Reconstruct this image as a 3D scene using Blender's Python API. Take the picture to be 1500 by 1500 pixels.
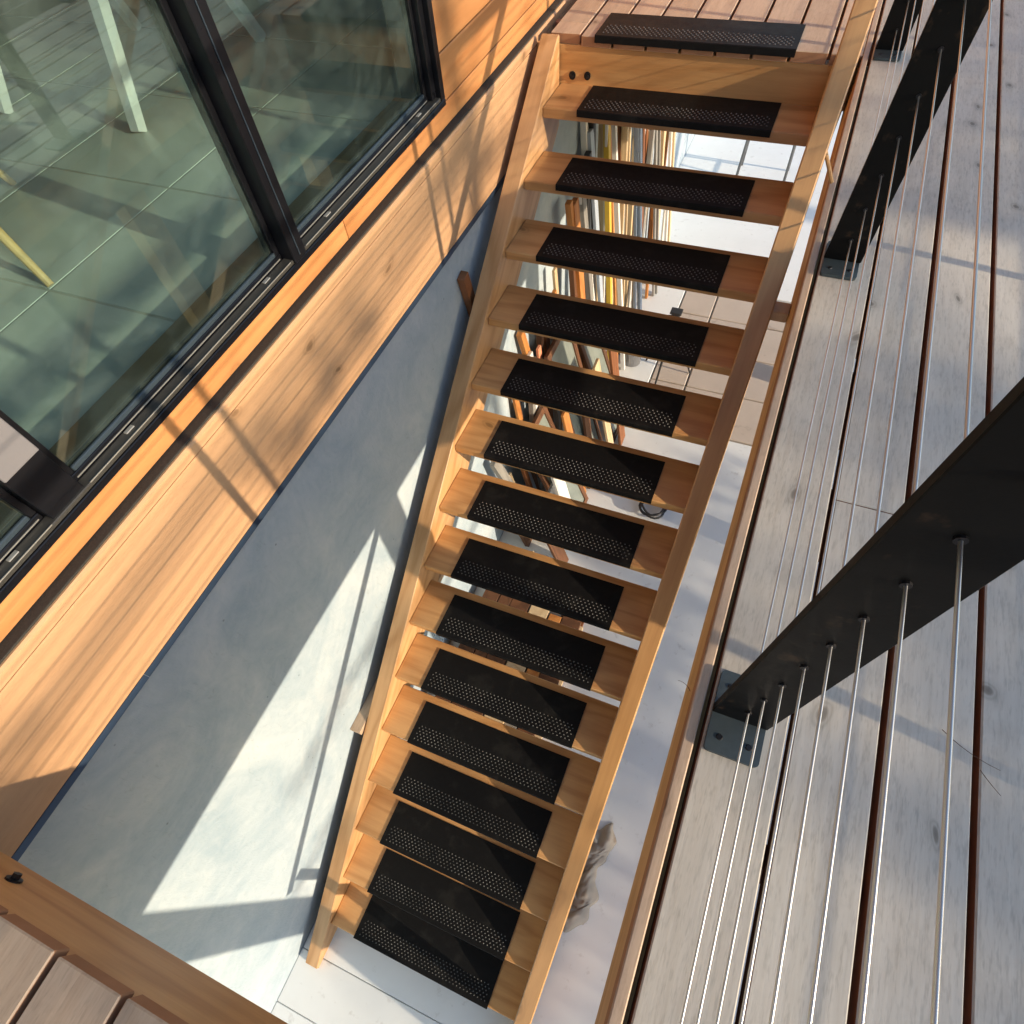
import bpy, bmesh, math, random
from mathutils import Vector, Matrix, noise as mnoise
random.seed(7)
SC = bpy.context.scene
COL = SC.collection
for o in list(bpy.data.objects):
    bpy.data.objects.remove(o)

# ------------------------------------------------------------------ camera
cd = bpy.data.cameras.new("camera")
cam = bpy.data.objects.new("camera", cd)
COL.objects.link(cam)
CX = Vector((0.92251162, 0.37897842, -0.07312782))
CY = Vector((0.30457967, -0.83117003, -0.46517481))
CZ = Vector((-0.23707287, 0.40685592, -0.88219313))
M = Matrix.Identity(4)
for i in range(3):
    M[i][0] = CX[i]
    M[i][1] = -CY[i]
    M[i][2] = -CZ[i]
M.translation = Vector((0.96134, -3.40387, 1.04697))
cam.matrix_world = M
cd.sensor_width = 36.0
cd.lens = 36.0 * 804.08 / 1500.0
cd.shift_x = (750.0 - 745.7166) / 1500.0
cd.shift_y = (852.9554 - 750.0) / 1500.0
cd.clip_start = 0.02
cd.clip_end = 500.0
SC.camera = cam

# ------------------------------------------------------------------ sky, sun, exposure
SUN_DIR = Vector((-1.0, 0.147, -0.287)).normalized()      # the way the light travels
el = math.asin(-SUN_DIR.z)
az = math.atan2(-SUN_DIR.x, -SUN_DIR.y)
w = bpy.data.worlds.new("World")
SC.world = w
w.use_nodes = True
nt = w.node_tree
nt.nodes.clear()
sky = nt.nodes.new("ShaderNodeTexSky")
sky.sky_type = 'NISHITA'
sky.sun_disc = False
sky.sun_elevation = el
sky.sun_rotation = az
sky.ozone_density = 1.0
sky.air_density = 1.0
sky.dust_density = 0.6
bg = nt.nodes.new("ShaderNodeBackground")
bg.inputs[1].default_value = 0.15
wo = nt.nodes.new("ShaderNodeOutputWorld")
nt.links.new(sky.outputs[0], bg.inputs[0])
nt.links.new(bg.outputs[0], wo.inputs[0])
sl = bpy.data.lights.new("sun", 'SUN')
sl.energy = 3.0
sl.angle = math.radians(0.53)
sl.color = (1.0, 0.81, 0.58)
sun = bpy.data.objects.new("sun", sl)
COL.objects.link(sun)
sun.rotation_euler = SUN_DIR.to_track_quat('-Z', 'Y').to_euler()
SC.view_settings.view_transform = 'Standard'
SC.view_settings.look = 'None'
SC.view_settings.gamma = 1.0
SC.view_settings.exposure = 1.05
SC.view_settings.use_curve_mapping = False
SC.cycles.max_bounces = 7
SC.cycles.diffuse_bounces = 3
SC.cycles.glossy_bounces = 3
SC.cycles.caustics_reflective = False
SC.cycles.caustics_refractive = False
SC.cycles.use_adaptive_sampling = True
SC.cycles.adaptive_threshold = 0.02
SC.cycles.transparent_max_bounces = 12

# ------------------------------------------------------------------ dimensions
RISE, RUN = 0.17793, 0.26175
KS = RISE / RUN                     # slope of the stair
TH = math.atan(KS)
ZF = -16 * RISE                     # lower floor
XL, XR = -0.165, 1.010              # inner faces of the stringers
SW = 0.082                          # stringer thickness
XLED, XWALL, XSID = -0.285, -0.316, -0.322
XOP = 1.104                         # right edge of the opening
YN, YFAR = -3.835, -0.262           # near and far edge of the opening
PITCH, GAP0 = 0.15, 1.131

# ------------------------------------------------------------------ helpers
def lk(o, parent=None):
    COL.objects.link(o)
    if parent is not None:
        o.parent = parent
    return o

def tag(o, label=None, cat=None, group=None, kind=None):
    if label: o["label"] = label
    if cat: o["category"] = cat
    if group: o["group"] = group
    if kind: o["kind"] = kind
    return o

def empty(name, loc=(0, 0, 0), parent=None):
    o = bpy.data.objects.new(name, None)
    o.location = loc
    o.empty_display_size = 0.1
    return lk(o, parent)

def mesh_obj(name, bm, mat, parent=None, loc=(0, 0, 0), smooth=False):
    me = bpy.data.meshes.new(name)
    bm.normal_update()
    bm.to_mesh(me)
    bm.free()
    if mat: me.materials.append(mat)
    if smooth:
        for p in me.polygons: p.use_smooth = True
    o = bpy.data.objects.new(name, me)
    o.location = loc
    if parent is not None and parent.type == 'EMPTY' or parent is not None:
        o.location = Vector(loc) - pworld(parent)
    return lk(o, parent)

def pworld(p):
    v = Vector((0, 0, 0))
    while p is not None:
        v += p.location
        p = p.parent
    return v

def bm_box(bm, x0, x1, y0, y1, z0, z1, bev=0.0):
    r = bmesh.ops.create_cube(bm, size=1.0)
    vs = r["verts"]
    for v in vs:
        v.co = Vector(((x0 + x1) / 2 + v.co.x * (x1 - x0), (y0 + y1) / 2 + v.co.y * (y1 - y0), (z0 + z1) / 2 + v.co.z * (z1 - z0)))
    if bev > 0:
        es = list({e for v in vs for e in v.link_edges})
        bmesh.ops.bevel(bm, geom=es, offset=bev, segments=1, affect='EDGES', profile=0.5)

def box(name, x0, x1, y0, y1, z0, z1, mat, parent=None, bev=0.0):
    c = Vector(((x0 + x1) / 2, (y0 + y1) / 2, (z0 + z1) / 2))
    bm = bmesh.new()
    bm_box(bm, x0 - c.x, x1 - c.x, y0 - c.y, y1 - c.y, z0 - c.z, z1 - c.z, bev)
    return mesh_obj(name, bm, mat, parent, c)

def copy_obj(o, parent, loc=None):
    c = o.copy()
    lk(c, parent)
    if loc is not None: c.location = loc
    return c

def bm_cyl(bm, p0, p1, r0, r1=None, n=8, caps=True):
    if r1 is None: r1 = r0
    p0, p1 = Vector(p0), Vector(p1)
    d = (p1 - p0).normalized()
    a = d.orthogonal().normalized()
    b = d.cross(a)
    R0, R1 = [], []
    for i in range(n):
        t = 2 * math.pi * i / n
        u = a * math.cos(t) + b * math.sin(t)
        R0.append(bm.verts.new(p0 + u * r0))
        R1.append(bm.verts.new(p1 + u * r1))
    for i in range(n):
        j = (i + 1) % n
        bm.faces.new((R0[i], R0[j], R1[j], R1[i]))
    if caps:
        bm.faces.new(R0[::-1])
        bm.faces.new(R1)

def bm_tube(bm, pts, rad, n=7):
    rings = []
    pts = [Vector(p) for p in pts]
    a = None
    for i, p in enumerate(pts):
        d = (pts[min(i + 1, len(pts) - 1)] - pts[max(i - 1, 0)]).normalized()
        if a is None: a = d.orthogonal().normalized()
        a = (a - d * a.dot(d)).normalized()
        b = d.cross(a)
        rr = rad[i] if isinstance(rad, (list, tuple)) else rad
        rings.append([bm.verts.new(p + (a * math.cos(2 * math.pi * k / n) + b * math.sin(2 * math.pi * k / n)) * rr) for k in range(n)])
    for q in range(len(rings) - 1):
        for k in range(n):
            j = (k + 1) % n
            bm.faces.new((rings[q][k], rings[q][j], rings[q + 1][j], rings[q + 1][k]))
    bm.faces.new(rings[0][::-1])
    bm.faces.new(rings[-1])

def bm_prism(bm, poly, x0, x1, bev=0.0):
    """poly: list of (y, z); extruded along x"""
    A = [bm.verts.new((x0, y, z)) for y, z in poly]
    B = [bm.verts.new((x1, y, z)) for y, z in poly]
    n = len(poly)
    fs = [bm.faces.new(A), bm.faces.new(B[::-1])]
    for i in range(n):
        j = (i + 1) % n
        fs.append(bm.faces.new((A[j], A[i], B[i], B[j])))
    bmesh.ops.recalc_face_normals(bm, faces=fs)
    if bev > 0:
        bmesh.ops.bevel(bm, geom=list(bm.edges), offset=bev, segments=1, affect='EDGES', profile=0.5)

# ------------------------------------------------------------------ materials
def new_mat(name):
    m = bpy.data.materials.new(name)
    m.use_nodes = True
    t = m.node_tree
    return m, t, t.nodes["Principled BSDF"]

def N(t, kind, **kw):
    n = t.nodes.new(kind)
    for k, v in kw.items():
        setattr(n, k, v)
    return n

def ramp(t, fac, stops):
    r = N(t, "ShaderNodeValToRGB")
    e = r.color_ramp.elements
    while len(e) < len(stops): e.new(0.5)
    for i, (p, c) in enumerate(stops):
        e[i].position = p
        e[i].color = (*c, 1) if len(c) == 3 else c
    t.links.new(fac, r.inputs[0])
    return r.outputs[0]

def mixc(t, fac, a, b, mode='MIX'):
    n = N(t, "ShaderNodeMix", data_type='RGBA', blend_type=mode)
    for val, idx in ((fac, 0), (a, 6), (b, 7)):
        if isinstance(val, (int, float)): n.inputs[idx].default_value = val
        elif isinstance(val, tuple): n.inputs[idx].default_value = (*val, 1)
        else: t.links.new(val, n.inputs[idx])
    return n.outputs[2]

def math_n(t, op, a, b=None):
    n = N(t, "ShaderNodeMath", operation=op)
    for i, v in enumerate((a, b)):
        if v is None: continue
        if isinstance(v, (int, float)): n.inputs[i].default_value = v
        else: t.links.new(v, n.inputs[i])
    return n.outputs[0]

def coords(t, scale=(1, 1, 1), rnd=True):
    tc = N(t, "ShaderNodeTexCoord")
    mp = N(t, "ShaderNodeMapping")
    mp.inputs["Scale"].default_value = scale
    src = tc.outputs["Object"]
    if rnd:
        oi = N(t, "ShaderNodeObjectInfo")
        k = math_n(t, 'MULTIPLY', oi.outputs["Random"], 57.3)
        cb = N(t, "ShaderNodeCombineXYZ")
        for i in range(3): t.links.new(k, cb.inputs[i])
        ad = N(t, "ShaderNodeVectorMath", operation='ADD')
        t.links.new(src, ad.inputs[0])
        t.links.new(cb.outputs[0], ad.inputs[1])
        src = ad.outputs[0]
    t.links.new(src, mp.inputs["Vector"])
    return mp.outputs[0]

def noise(t, vec, scale, detail=5.0, rough=0.55, dist=0.0):
    n = N(t, "ShaderNodeTexNoise")
    n.inputs["Scale"].default_value = scale
    n.inputs["Detail"].default_value = detail
    n.inputs["Roughness"].default_value = rough
    n.inputs["Distortion"].default_value = dist
    t.links.new(vec, n.inputs["Vector"])
    return n.outputs[0]

def bump(t, bs, h, strength, dist=0.002):
    b = N(t, "ShaderNodeBump")
    b.inputs["Strength"].default_value = strength
    b.inputs["Distance"].default_value = dist
    t.links.new(h, b.inputs["Height"])
    t.links.new(b.outputs[0], bs.inputs["Normal"])

def wood(name, light, dark, axis='Y', rough=0.55, knots=0.6, ringscale=9.0, weather=None, spec=0.35, vary=0.25, kscale=3.2, bmp=0.25, blotch=0.0, ring=0.22, fine_w=0.34, nrm='Z', wide=0.34, con=1.0, fiber=0.0):
    m, t, bs = new_mat(name)
    long = {'X': 0, 'Y': 1, 'Z': 2}[axis]
    s = [1.0, 1.0, 1.0]; s[long] = 0.055
    fine = coords(t, tuple(s))
    s2 = [1.0, 1.0, 1.0]; s2[long] = 0.16
    mid = coords(t, tuple(s2))
    s3 = [1.0, 1.0, 1.0]; s3[long] = 0.62; s3[{'X': 0, 'Y': 1, 'Z': 2}[nrm]] = 0.02
    kn = coords(t, tuple(s3))
    # growth rings
    n1 = noise(t, mid, 5.0, 2.0, 0.5)
    r1 = math_n(t, 'SINE', math_n(t, 'MULTIPLY', n1, ringscale * 6.283))
    r1 = math_n(t, 'POWER', math_n(t, 'ADD', math_n(t, 'MULTIPLY', r1, 0.5), 0.5), 2.0)
    n2 = noise(t, fine, 95.0, 3.0, 0.75)
    n3 = noise(t, fine, 14.0, 2.0, 0.6)
    g = math_n(t, 'ADD', math_n(t, 'MULTIPLY', r1, ring), math_n(t, 'MULTIPLY', n2, fine_w))
    g = math_n(t, 'ADD', g, math_n(t, 'MULTIPLY', n3, wide))
    mid_g = 0.36 * ring + 0.5 * fine_w + 0.5 * wide
    col = ramp(t, g, [(mid_g - 0.17 / con, light), (mid_g, tuple((a * 0.6 + b * 0.4) for a, b in zip(light, dark))), (mid_g + 0.24 / con, dark)])
    # knots
    vo = N(t, "ShaderNodeTexVoronoi")
    vo.inputs["Scale"].default_value = kscale
    wn = noise(t, kn, 7.0, 1.0)
    va = N(t, "ShaderNodeVectorMath", operation='ADD')
    cbn = N(t, "ShaderNodeCombineXYZ")
    wk = math_n(t, 'MULTIPLY', math_n(t, 'SUBTRACT', wn, 0.5), 0.12)
    for i in range(3): t.links.new(wk, cbn.inputs[i])
    t.links.new(kn, va.inputs[0]); t.links.new(cbn.outputs[0], va.inputs[1])
    sx = N(t, "ShaderNodeSeparateXYZ"); t.links.new(va.outputs[0], sx.inputs[0])
    c2 = N(t, "ShaderNodeCombineXYZ")
    pa = [q for q in range(3) if q != {'X': 0, 'Y': 1, 'Z': 2}[nrm]]
    t.links.new(sx.outputs[pa[0]], c2.inputs[0]); t.links.new(sx.outputs[pa[1]], c2.inputs[1])
    vo.voronoi_dimensions = '2D'
    t.links.new(c2.outputs[0], vo.inputs["Vector"])
    kd = vo.outputs["Distance"]
    keep = math_n(t, 'GREATER_THAN', sep(t, vo.outputs["Color"]), 0.5)
    km = ramp(t, kd, [(0.0, (1, 1, 1)), (0.035, (0.85, 0.85, 0.85)), (0.055, (0.30, 0.30, 0.30)), (0.075, (0.45, 0.45, 0.45)), (0.095, (0.16, 0.16, 0.16)), (0.18, (0, 0, 0))])
    kf = math_n(t, 'MULTIPLY', math_n(t, 'MULTIPLY', km, keep), knots)
    kc = tuple(c * 0.34 for c in dark)
    if fiber:
        fb_ = ramp(t, noise(t, mid, 150.0, 2.0, 0.8), [(0.50, (0, 0, 0)), (0.70, (1, 1, 1))])
        col = mixc(t, math_n(t, 'MULTIPLY', fb_, fiber), col, tuple(c * 0.5 for c in dark))
    if weather:
        wv = noise(t, coords(t, (1, 1, 1)), 2.6, 5.0, 0.6)
        wf = ramp(t, wv, [(0.35, (0, 0, 0)), (0.68, (1, 1, 1))])
        col = mixc(t, math_n(t, 'MULTIPLY', wf, weather[1]), col, weather[0])
    if blotch:
        bv = noise(t, coords(t, (1, 1, 1)), 9.0, 6.0, 0.7)
        bf = ramp(t, bv, [(0.55, (0, 0, 0)), (0.75, (1, 1, 1))])
        col = mixc(t, math_n(t, 'MULTIPLY', bf, blotch), col, tuple(c * 0.45 for c in dark))
    col = mixc(t, kf, col, kc)
    oi = N(t, "ShaderNodeObjectInfo")
    hs = N(t, "ShaderNodeHueSaturation")
    t.links.new(col, hs.inputs["Color"])
    t.links.new(math_n(t, 'ADD', 1.0 - vary / 2, math_n(t, 'MULTIPLY', oi.outputs["Random"], vary)), hs.inputs["Value"])
    t.links.new(hs.outputs[0], bs.inputs["Base Color"])
    bs.inputs["Roughness"].default_value = rough
    bs.inputs["Specular IOR Level"].default_value = spec
    bump(t, bs, n2, bmp, 0.0012)
    return m

def sep(t, col):
    s = N(t, "ShaderNodeSeparateColor")
    t.links.new(col, s.inputs[0])
    return s.outputs[0]

def plain(name, col, rough=0.5, metal=0.0, spec=0.5, var=0.12, nscale=12.0, bmp=0.0, spots=None):
    m, t, bs = new_mat(name)
    v = coords(t, (1, 1, 1))
    n = noise(t, v, nscale, 6.0, 0.6)
    c = mixc(t, n, tuple(min(1, x * (1 + var)) for x in col), tuple(x * (1 - var) for x in col))
    if spots:
        n2 = noise(t, v, spots[2], 4.0, 0.6)
        f = ramp(t, n2, [(spots[3], (0, 0, 0)), (spots[3] + 0.12, (1, 1, 1))])
        c = mixc(t, math_n(t, 'MULTIPLY', f, spots[1]), c, spots[0])
    t.links.new(c, bs.inputs["Base Color"])
    rr = math_n(t, 'ADD', rough - 0.08, math_n(t, 'MULTIPLY', n, 0.16))
    t.links.new(rr, bs.inputs["Roughness"])
    bs.inputs["Metallic"].default_value = metal
    bs.inputs["Specular IOR Level"].default_value = spec
    if bmp: bump(t, bs, noise(t, v, nscale * 6, 6.0, 0.7), bmp, 0.002)
    return m

MT = {}
FIR_L, FIR_D = (0.63, 0.36, 0.15), (0.44, 0.215, 0.075)
MT['fir_x'] = wood("fir_tread", FIR_L, FIR_D, 'X', 0.42, 0.75, 6.0, vary=0.18, spec=0.5, kscale=2.6)
MT['fir_y'] = wood("fir_stringer", (0.60, 0.36, 0.175), (0.41, 0.215, 0.085), 'Y', 0.45, 0.4, 7.0, vary=0.12, spec=0.45, nrm='X', kscale=1.6)
MT['fir_rail'] = wood("fir_handrail", (0.60, 0.35, 0.155), (0.42, 0.215, 0.08), 'Y', 0.38, 0.5, 5.0, vary=0.1, spec=0.5, kscale=2.2)
MT['fir_beam'] = wood("fir_beam", (0.66, 0.37, 0.145), (0.45, 0.22, 0.075), 'X', 0.5, 0.6, 6.0, vary=0.12)
MT['fir_fascia'] = wood("fir_fascia", (0.68, 0.43, 0.185), (0.48, 0.26, 0.09), 'Y', 0.5, 0.5, 6.0, vary=0.12, nrm='X')
MT['ledger'] = wood("ledger_wood", (0.585, 0.355, 0.195), (0.43, 0.24, 0.115), 'Y', 0.55, 0.8, 5.0, vary=0.1, kscale=4.2, blotch=0.15, nrm='X', wide=0.06, ring=0.07, fiber=0.12, con=0.55)
MT['siding'] = wood("siding_wood", (0.53, 0.25, 0.095), (0.40, 0.165, 0.055), 'Y', 0.5, 0.7, 5.0, vary=0.2, kscale=3.0, nrm='X')
MT['deck'] = wood("weathered_deck_board", (0.62, 0.58, 0.505), (0.45, 0.40, 0.325), 'Y', 0.62, 0.9, 7.0, weather=((0.53, 0.525, 0.485), 0.45), vary=0.16, spec=0.3, kscale=5.6, blotch=0.22, fine_w=0.5, con=1.1, ring=0.05, wide=0.08, fiber=0.42)
MT['deck_warm'] = wood("newer_deck_board", (0.60, 0.45, 0.32), (0.40, 0.265, 0.17), 'Y', 0.6, 0.8, 7.0, weather=((0.54, 0.43, 0.33), 0.45), vary=0.18, spec=0.3, kscale=5.0, blotch=0.2, fine_w=0.45, con=1.1, ring=0.08, wide=0.12, fiber=0.28)
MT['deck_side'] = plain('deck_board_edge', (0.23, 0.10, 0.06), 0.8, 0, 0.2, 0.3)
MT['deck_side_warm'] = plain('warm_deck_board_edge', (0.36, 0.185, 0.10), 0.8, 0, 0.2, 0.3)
MT['joist'] = wood("joist_wood", (0.30, 0.13, 0.07), (0.17, 0.065, 0.035), 'X', 0.7, 0.3, vary=0.2)
MT['black_steel'] = plain("black_painted_steel", (0.003, 0.003, 0.0033), 0.45, 0.0, 0.14, 0.3, 25.0, 0.08, spots=((0.05, 0.032, 0.02), 0.6, 22.0, 0.6))
MT['plate_steel'] = plain("grey_blackened_steel_plate", (0.055, 0.075, 0.085), 0.5, 0.4, 0.5, 0.35, 30.0, 0.1)
MT['screw'] = plain("dark_screw", (0.03, 0.03, 0.035), 0.35, 0.7, 0.5)
MT['window_frame'] = plain("dark_window_frame", (0.006, 0.0065, 0.009), 0.3, 0.0, 0.4, 0.2, 20.0, 0.03)
MT['sill_grey'] = plain('grey_sill_lip', (0.055, 0.053, 0.048), 0.35, 0.2, 0.5, 0.4, 30.0)  # sill lip in a lighter grey than the frame
MT['frame_edge'] = plain("bare_metal_edge", (0.45, 0.44, 0.40), 0.35, 0.5)
MT['gasket'] = plain("blue_grey_glazing_bead", (0.03, 0.045, 0.06), 0.35, 0.0, 0.5)
MT['flashing'] = plain("grey_granular_flashing", (0.038, 0.036, 0.032), 0.75, 0.0, 0.3, 0.5, 180.0, 0.6)
MT['drip'] = plain("drip_edge_metal_sky_tint", (0.055, 0.095, 0.165), 0.35, 0.6, 0.5, 0.15)  # blue of the reflected sky is put into the base colour
MT['slab'] = plain("pale_concrete_slab", (0.78, 0.81, 0.82), 0.7, 0.0, 0.3, 0.08, 3.0, 0.15, spots=((0.36, 0.35, 0.33), 0.35, 14.0, 0.62))
MT['rubber'] = plain("black_rubber_mat", (0.005, 0.005, 0.0055), 0.6, 0.0, 0.16, 0.3, 40.0, 0.2, spots=((0.03, 0.029, 0.026), 0.28, 9.0, 0.55))
def stud_mat():
    m, t, bs = new_mat('worn_rubber_stud')
    f = ramp(t, noise(t, coords(t, (1, 1, 1)), 6.0, 4.0, 0.7), [(0.36, (0.008, 0.008, 0.008)), (0.64, (0.10, 0.10, 0.097))])
    t.links.new(f, bs.inputs['Base Color'])
    bs.inputs['Roughness'].default_value = 0.3
    bs.inputs['Specular IOR Level'].default_value = 0.8
    return m
MT['stud'] = stud_mat()
MT['stud_plain'] = plain("worn_rubber_stud", (0.055, 0.055, 0.053), 0.3, 0.0, 1.0, 0.1)
MT['white_paint'] = plain("white_painted_board", (0.72, 0.71, 0.68), 0.5, 0.0, 0.4, 0.06)
MT['grey_strip'] = plain("pale_grey_strip", (0.17, 0.165, 0.175), 0.5, 0.0, 0.3, 0.1)

def concrete_wall_mat():
    m, t, bs = new_mat("troweled_plaster_wall")
    v = coords(t, (1, 1, 1), False)
    a = noise(t, v, 2.2, 6.0, 0.62, 0.8)
    b = noise(t, v, 11.0, 7.0, 0.7, 1.6)
    c = math_n(t, 'ADD', math_n(t, 'MULTIPLY', a, 0.72), math_n(t, 'MULTIPLY', b, 0.28))
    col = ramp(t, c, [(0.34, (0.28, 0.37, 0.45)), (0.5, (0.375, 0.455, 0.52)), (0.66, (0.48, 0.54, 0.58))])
    s = N(t, "ShaderNodeMapping")
    s.inputs["Scale"].default_value = (1, 2.2, 0.7)
    s.inputs["Rotation"].default_value = (0.6, 0, 0)
    t.links.new(v, s.inputs[0])
    d = noise(t, s.outputs[0], 16.0, 5.0, 0.65, 2.5)
    mk = ramp(t, d, [(0.60, (0, 0, 0)), (0.72, (1, 1, 1))])
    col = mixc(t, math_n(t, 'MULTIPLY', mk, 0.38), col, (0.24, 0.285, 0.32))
    vp = N(t, "ShaderNodeTexVoronoi"); vp.inputs["Scale"].default_value = 9.0
    t.links.new(v, vp.inputs["Vector"])
    pit = ramp(t, vp.outputs["Distance"], [(0.0, (1, 1, 1)), (0.03, (0.7, 0.7, 0.7)), (0.05, (0, 0, 0))])
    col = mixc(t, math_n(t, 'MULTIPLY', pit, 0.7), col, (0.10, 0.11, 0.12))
    t.links.new(col, bs.inputs["Base Color"])
    bs.inputs["Roughness"].default_value = 0.62
    bump(t, bs, math_n(t, 'ADD', b, d), 0.4, 0.005)
    return m
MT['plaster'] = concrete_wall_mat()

def glass_mat():
    m = bpy.data.materials.new("tinted_window_glass")
    m.use_nodes = True
    t = m.node_tree
    t.nodes.clear()
    out = N(t, "ShaderNodeOutputMaterial")
    tr = N(t, "ShaderNodeBsdfTransparent")
    tr.inputs[0].default_value = (0.86, 0.95, 0.93, 1)
    gl = N(t, "ShaderNodeBsdfGlossy")
    gl.inputs["Roughness"].default_value = 0.006
    gl.inputs[0].default_value = (0.85, 0.95, 0.92, 1)
    ge = N(t, "ShaderNodeNewGeometry")
    dt = N(t, "ShaderNodeVectorMath", operation='DOT_PRODUCT')
    t.links.new(ge.outputs["Normal"], dt.inputs[0])
    t.links.new(ge.outputs["Incoming"], dt.inputs[1])
    c1 = math_n(t, 'SUBTRACT', 1.0, math_n(t, 'ABSOLUTE', dt.outputs["Value"]))
    f = math_n(t, 'ADD', math_n(t, 'MULTIPLY', math_n(t, 'POWER', c1, 5.0), 0.90), 0.10)
    f = math_n(t, 'MINIMUM', f, 1.0)
    mx = N(t, "ShaderNodeMixShader")
    t.links.new(f, mx.inputs[0])
    t.links.new(tr.outputs[0], mx.inputs[1])
    t.links.new(gl.outputs[0], mx.inputs[2])
    df = N(t, "ShaderNodeBsdfDiffuse")
    df.inputs[0].default_value = (0.48, 0.62, 0.58, 1)
    gv = coords(t, (1, 1, 1), False)
    gs = ramp(t, noise(t, gv, 4.0, 5.0, 0.65, 1.2), [(0.40, (0.25, 0.25, 0.25)), (0.68, (1, 1, 1))])
    mx2 = N(t, "ShaderNodeMixShader")
    t.links.new(math_n(t, 'MULTIPLY', gs, 0.055), mx2.inputs[0])
    t.links.new(mx.outputs[0], mx2.inputs[1])
    t.links.new(df.outputs[0], mx2.inputs[2])
    t.links.new(mx2.outputs[0], out.inputs[0])
    return m
MT['glass'] = glass_mat()

def cable_mat():
    m, t, bs = new_mat("twisted_steel_cable")
    v = coords(t, (1, 1, 1), False)
    wv = N(t, "ShaderNodeTexWave", wave_type='BANDS', bands_direction='DIAGONAL')
    wv.inputs["Scale"].default_value = 330.0
    t.links.new(v, wv.inputs[0])
    bs.inputs["Base Color"].default_value = (0.62, 0.62, 0.62, 1)
    bs.inputs["Metallic"].default_value = 0.9
    bs.inputs["Roughness"].default_value = 0.32
    bump(t, bs, wv.outputs[1], 0.22, 0.0005)
    return m
MT['cable'] = cable_mat()

def ground_mat():
    m, t, bs = new_mat("forest_floor")
    v = coords(t, (1, 1, 1), False)
    a = noise(t, v, 0.8, 6.0, 0.6)
    b = noise(t, v, 14.0, 6.0, 0.7)
    c = math_n(t, 'ADD', math_n(t, 'MULTIPLY', a, 0.5), math_n(t, 'MULTIPLY', b, 0.5))
    col = ramp(t, c, [(0.32, (0.045, 0.05, 0.02)), (0.5, (0.10, 0.075, 0.045)), (0.68, (0.20, 0.15, 0.09))])
    t.links.new(col, bs.inputs["Base Color"])
    bs.inputs["Roughness"].default_value = 0.95
    bump(t, bs, b, 0.8, 0.05)
    return m
MT['ground'] = ground_mat()

# ================================================================== SETTING
bm = bmesh.new()
gx = [-150, -20, -4, 0, 2.8, 3.3, 3.7, 4.1, 4.6, 6, 10, 16, 30, 150]
gy = [-150, -40, -15, -9, -6, -4.5, -3, -1.5, 0, 1.5, 3, 5, 9, 20, 60, 150]
def gz(x, y):  # ground rise east of the deck, added to cut the lowest sun
    u = min(1.0, max(0.0, (x - 2.8) / 1.5))
    return 0.90 * u * u * (3 - 2 * u) * (1 + 0.08 * math.sin(y * 2.1)) + (0.02 * (x - 4.3) if x > 4.3 else 0)
GV = [[bm.verts.new((x, y, gz(x, y))) for x in gx] for y in gy]
for j in range(len(gy) - 1):
    for i in range(len(gx) - 1):
        bm.faces.new((GV[j][i], GV[j][i + 1], GV[j + 1][i + 1], GV[j + 1][i]))
g = mesh_obj("ground", bm, MT['ground'], None, (0, 0, ZF - 0.16))
tag(g, kind="structure", label="brown forest floor around the house", )

# lower floor: cast slab panels with tooled joints
floor = empty("concrete_floor", (0.6, 0.0, ZF))
tag(floor, kind="structure", label="pale concrete slab floor under the deck")
xs = [-0.316, 2.0, 2.75]
ys = [-9.0, -4.655, -4.368, 0.4, 2.45, 9.0]
for i in range(len(xs) - 1):
    for j in range(len(ys) - 1):
        if ys[j] == 0.4 and i < 1: continue
        x0, x1 = xs[i], xs[i + 1]
        box("slab_panel", x0 + 0.002, x1 - 0.002, ys[j] + 0.002, ys[j + 1] - 0.002, ZF - 0.15, ZF, MT['slab'], floor, 0.003)
box("joint_bed", -0.316, 2.75, -9.0, 9.0, ZF - 0.155, ZF - 0.02, plain("joint_grout", (0.25, 0.24, 0.22), 0.9), floor)

# ------------------------------------------------------------------ deck
deck = empty("deck", (1.1, -2.0, 0.0))
tag(deck, kind="structure", label="weathered board deck around the stair opening")
TB = 0.038
ndk = 0
def deck_board(x0, x1, y0, y1, warm=False):
    global ndk
    o = box("deck_board", x0, x1, y0, y1, -TB, 0.0, MT['deck_warm' if warm else 'deck'], deck, 0.0025)
    # rounding of thicknesses so neighbours are never exactly level
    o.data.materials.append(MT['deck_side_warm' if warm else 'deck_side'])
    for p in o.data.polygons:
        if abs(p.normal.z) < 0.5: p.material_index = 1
    o.location.z += random.uniform(-0.0012, 0.0)
    ndk += 1
    return o
YB0, YB1 = -6.2, 2.6
HG = 0.0058
# narrow ripped board beside the opening, right-hand deck
deck_board(XOP + 0.0, GAP0 - HG, YN - 0.0, 0.45, True)
deck_board(GAP0 - PITCH + HG, GAP0 - HG, YB0, YN - 0.004, True)
deck_board(XOP, GAP0 - HG, 0.455, YB1, True)
joints = {1: [], 2: [-2.475], 3: [-4.9], 4: [0.35], 5: [-1.9], 6: [-3.6], 7: [0.0], 8: [], 9: [-2.9]}
k = 1
x = GAP0
while x + PITCH < 2.52:
    cuts = [YB0] + joints.get(k, []) + [YB1]
    for a, b in zip(cuts[:-1], cuts[1:]):
        deck_board(x + HG, x + PITCH - HG, a + 0.0012, b - 0.0012)
    x += PITCH
    k += 1
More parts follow.
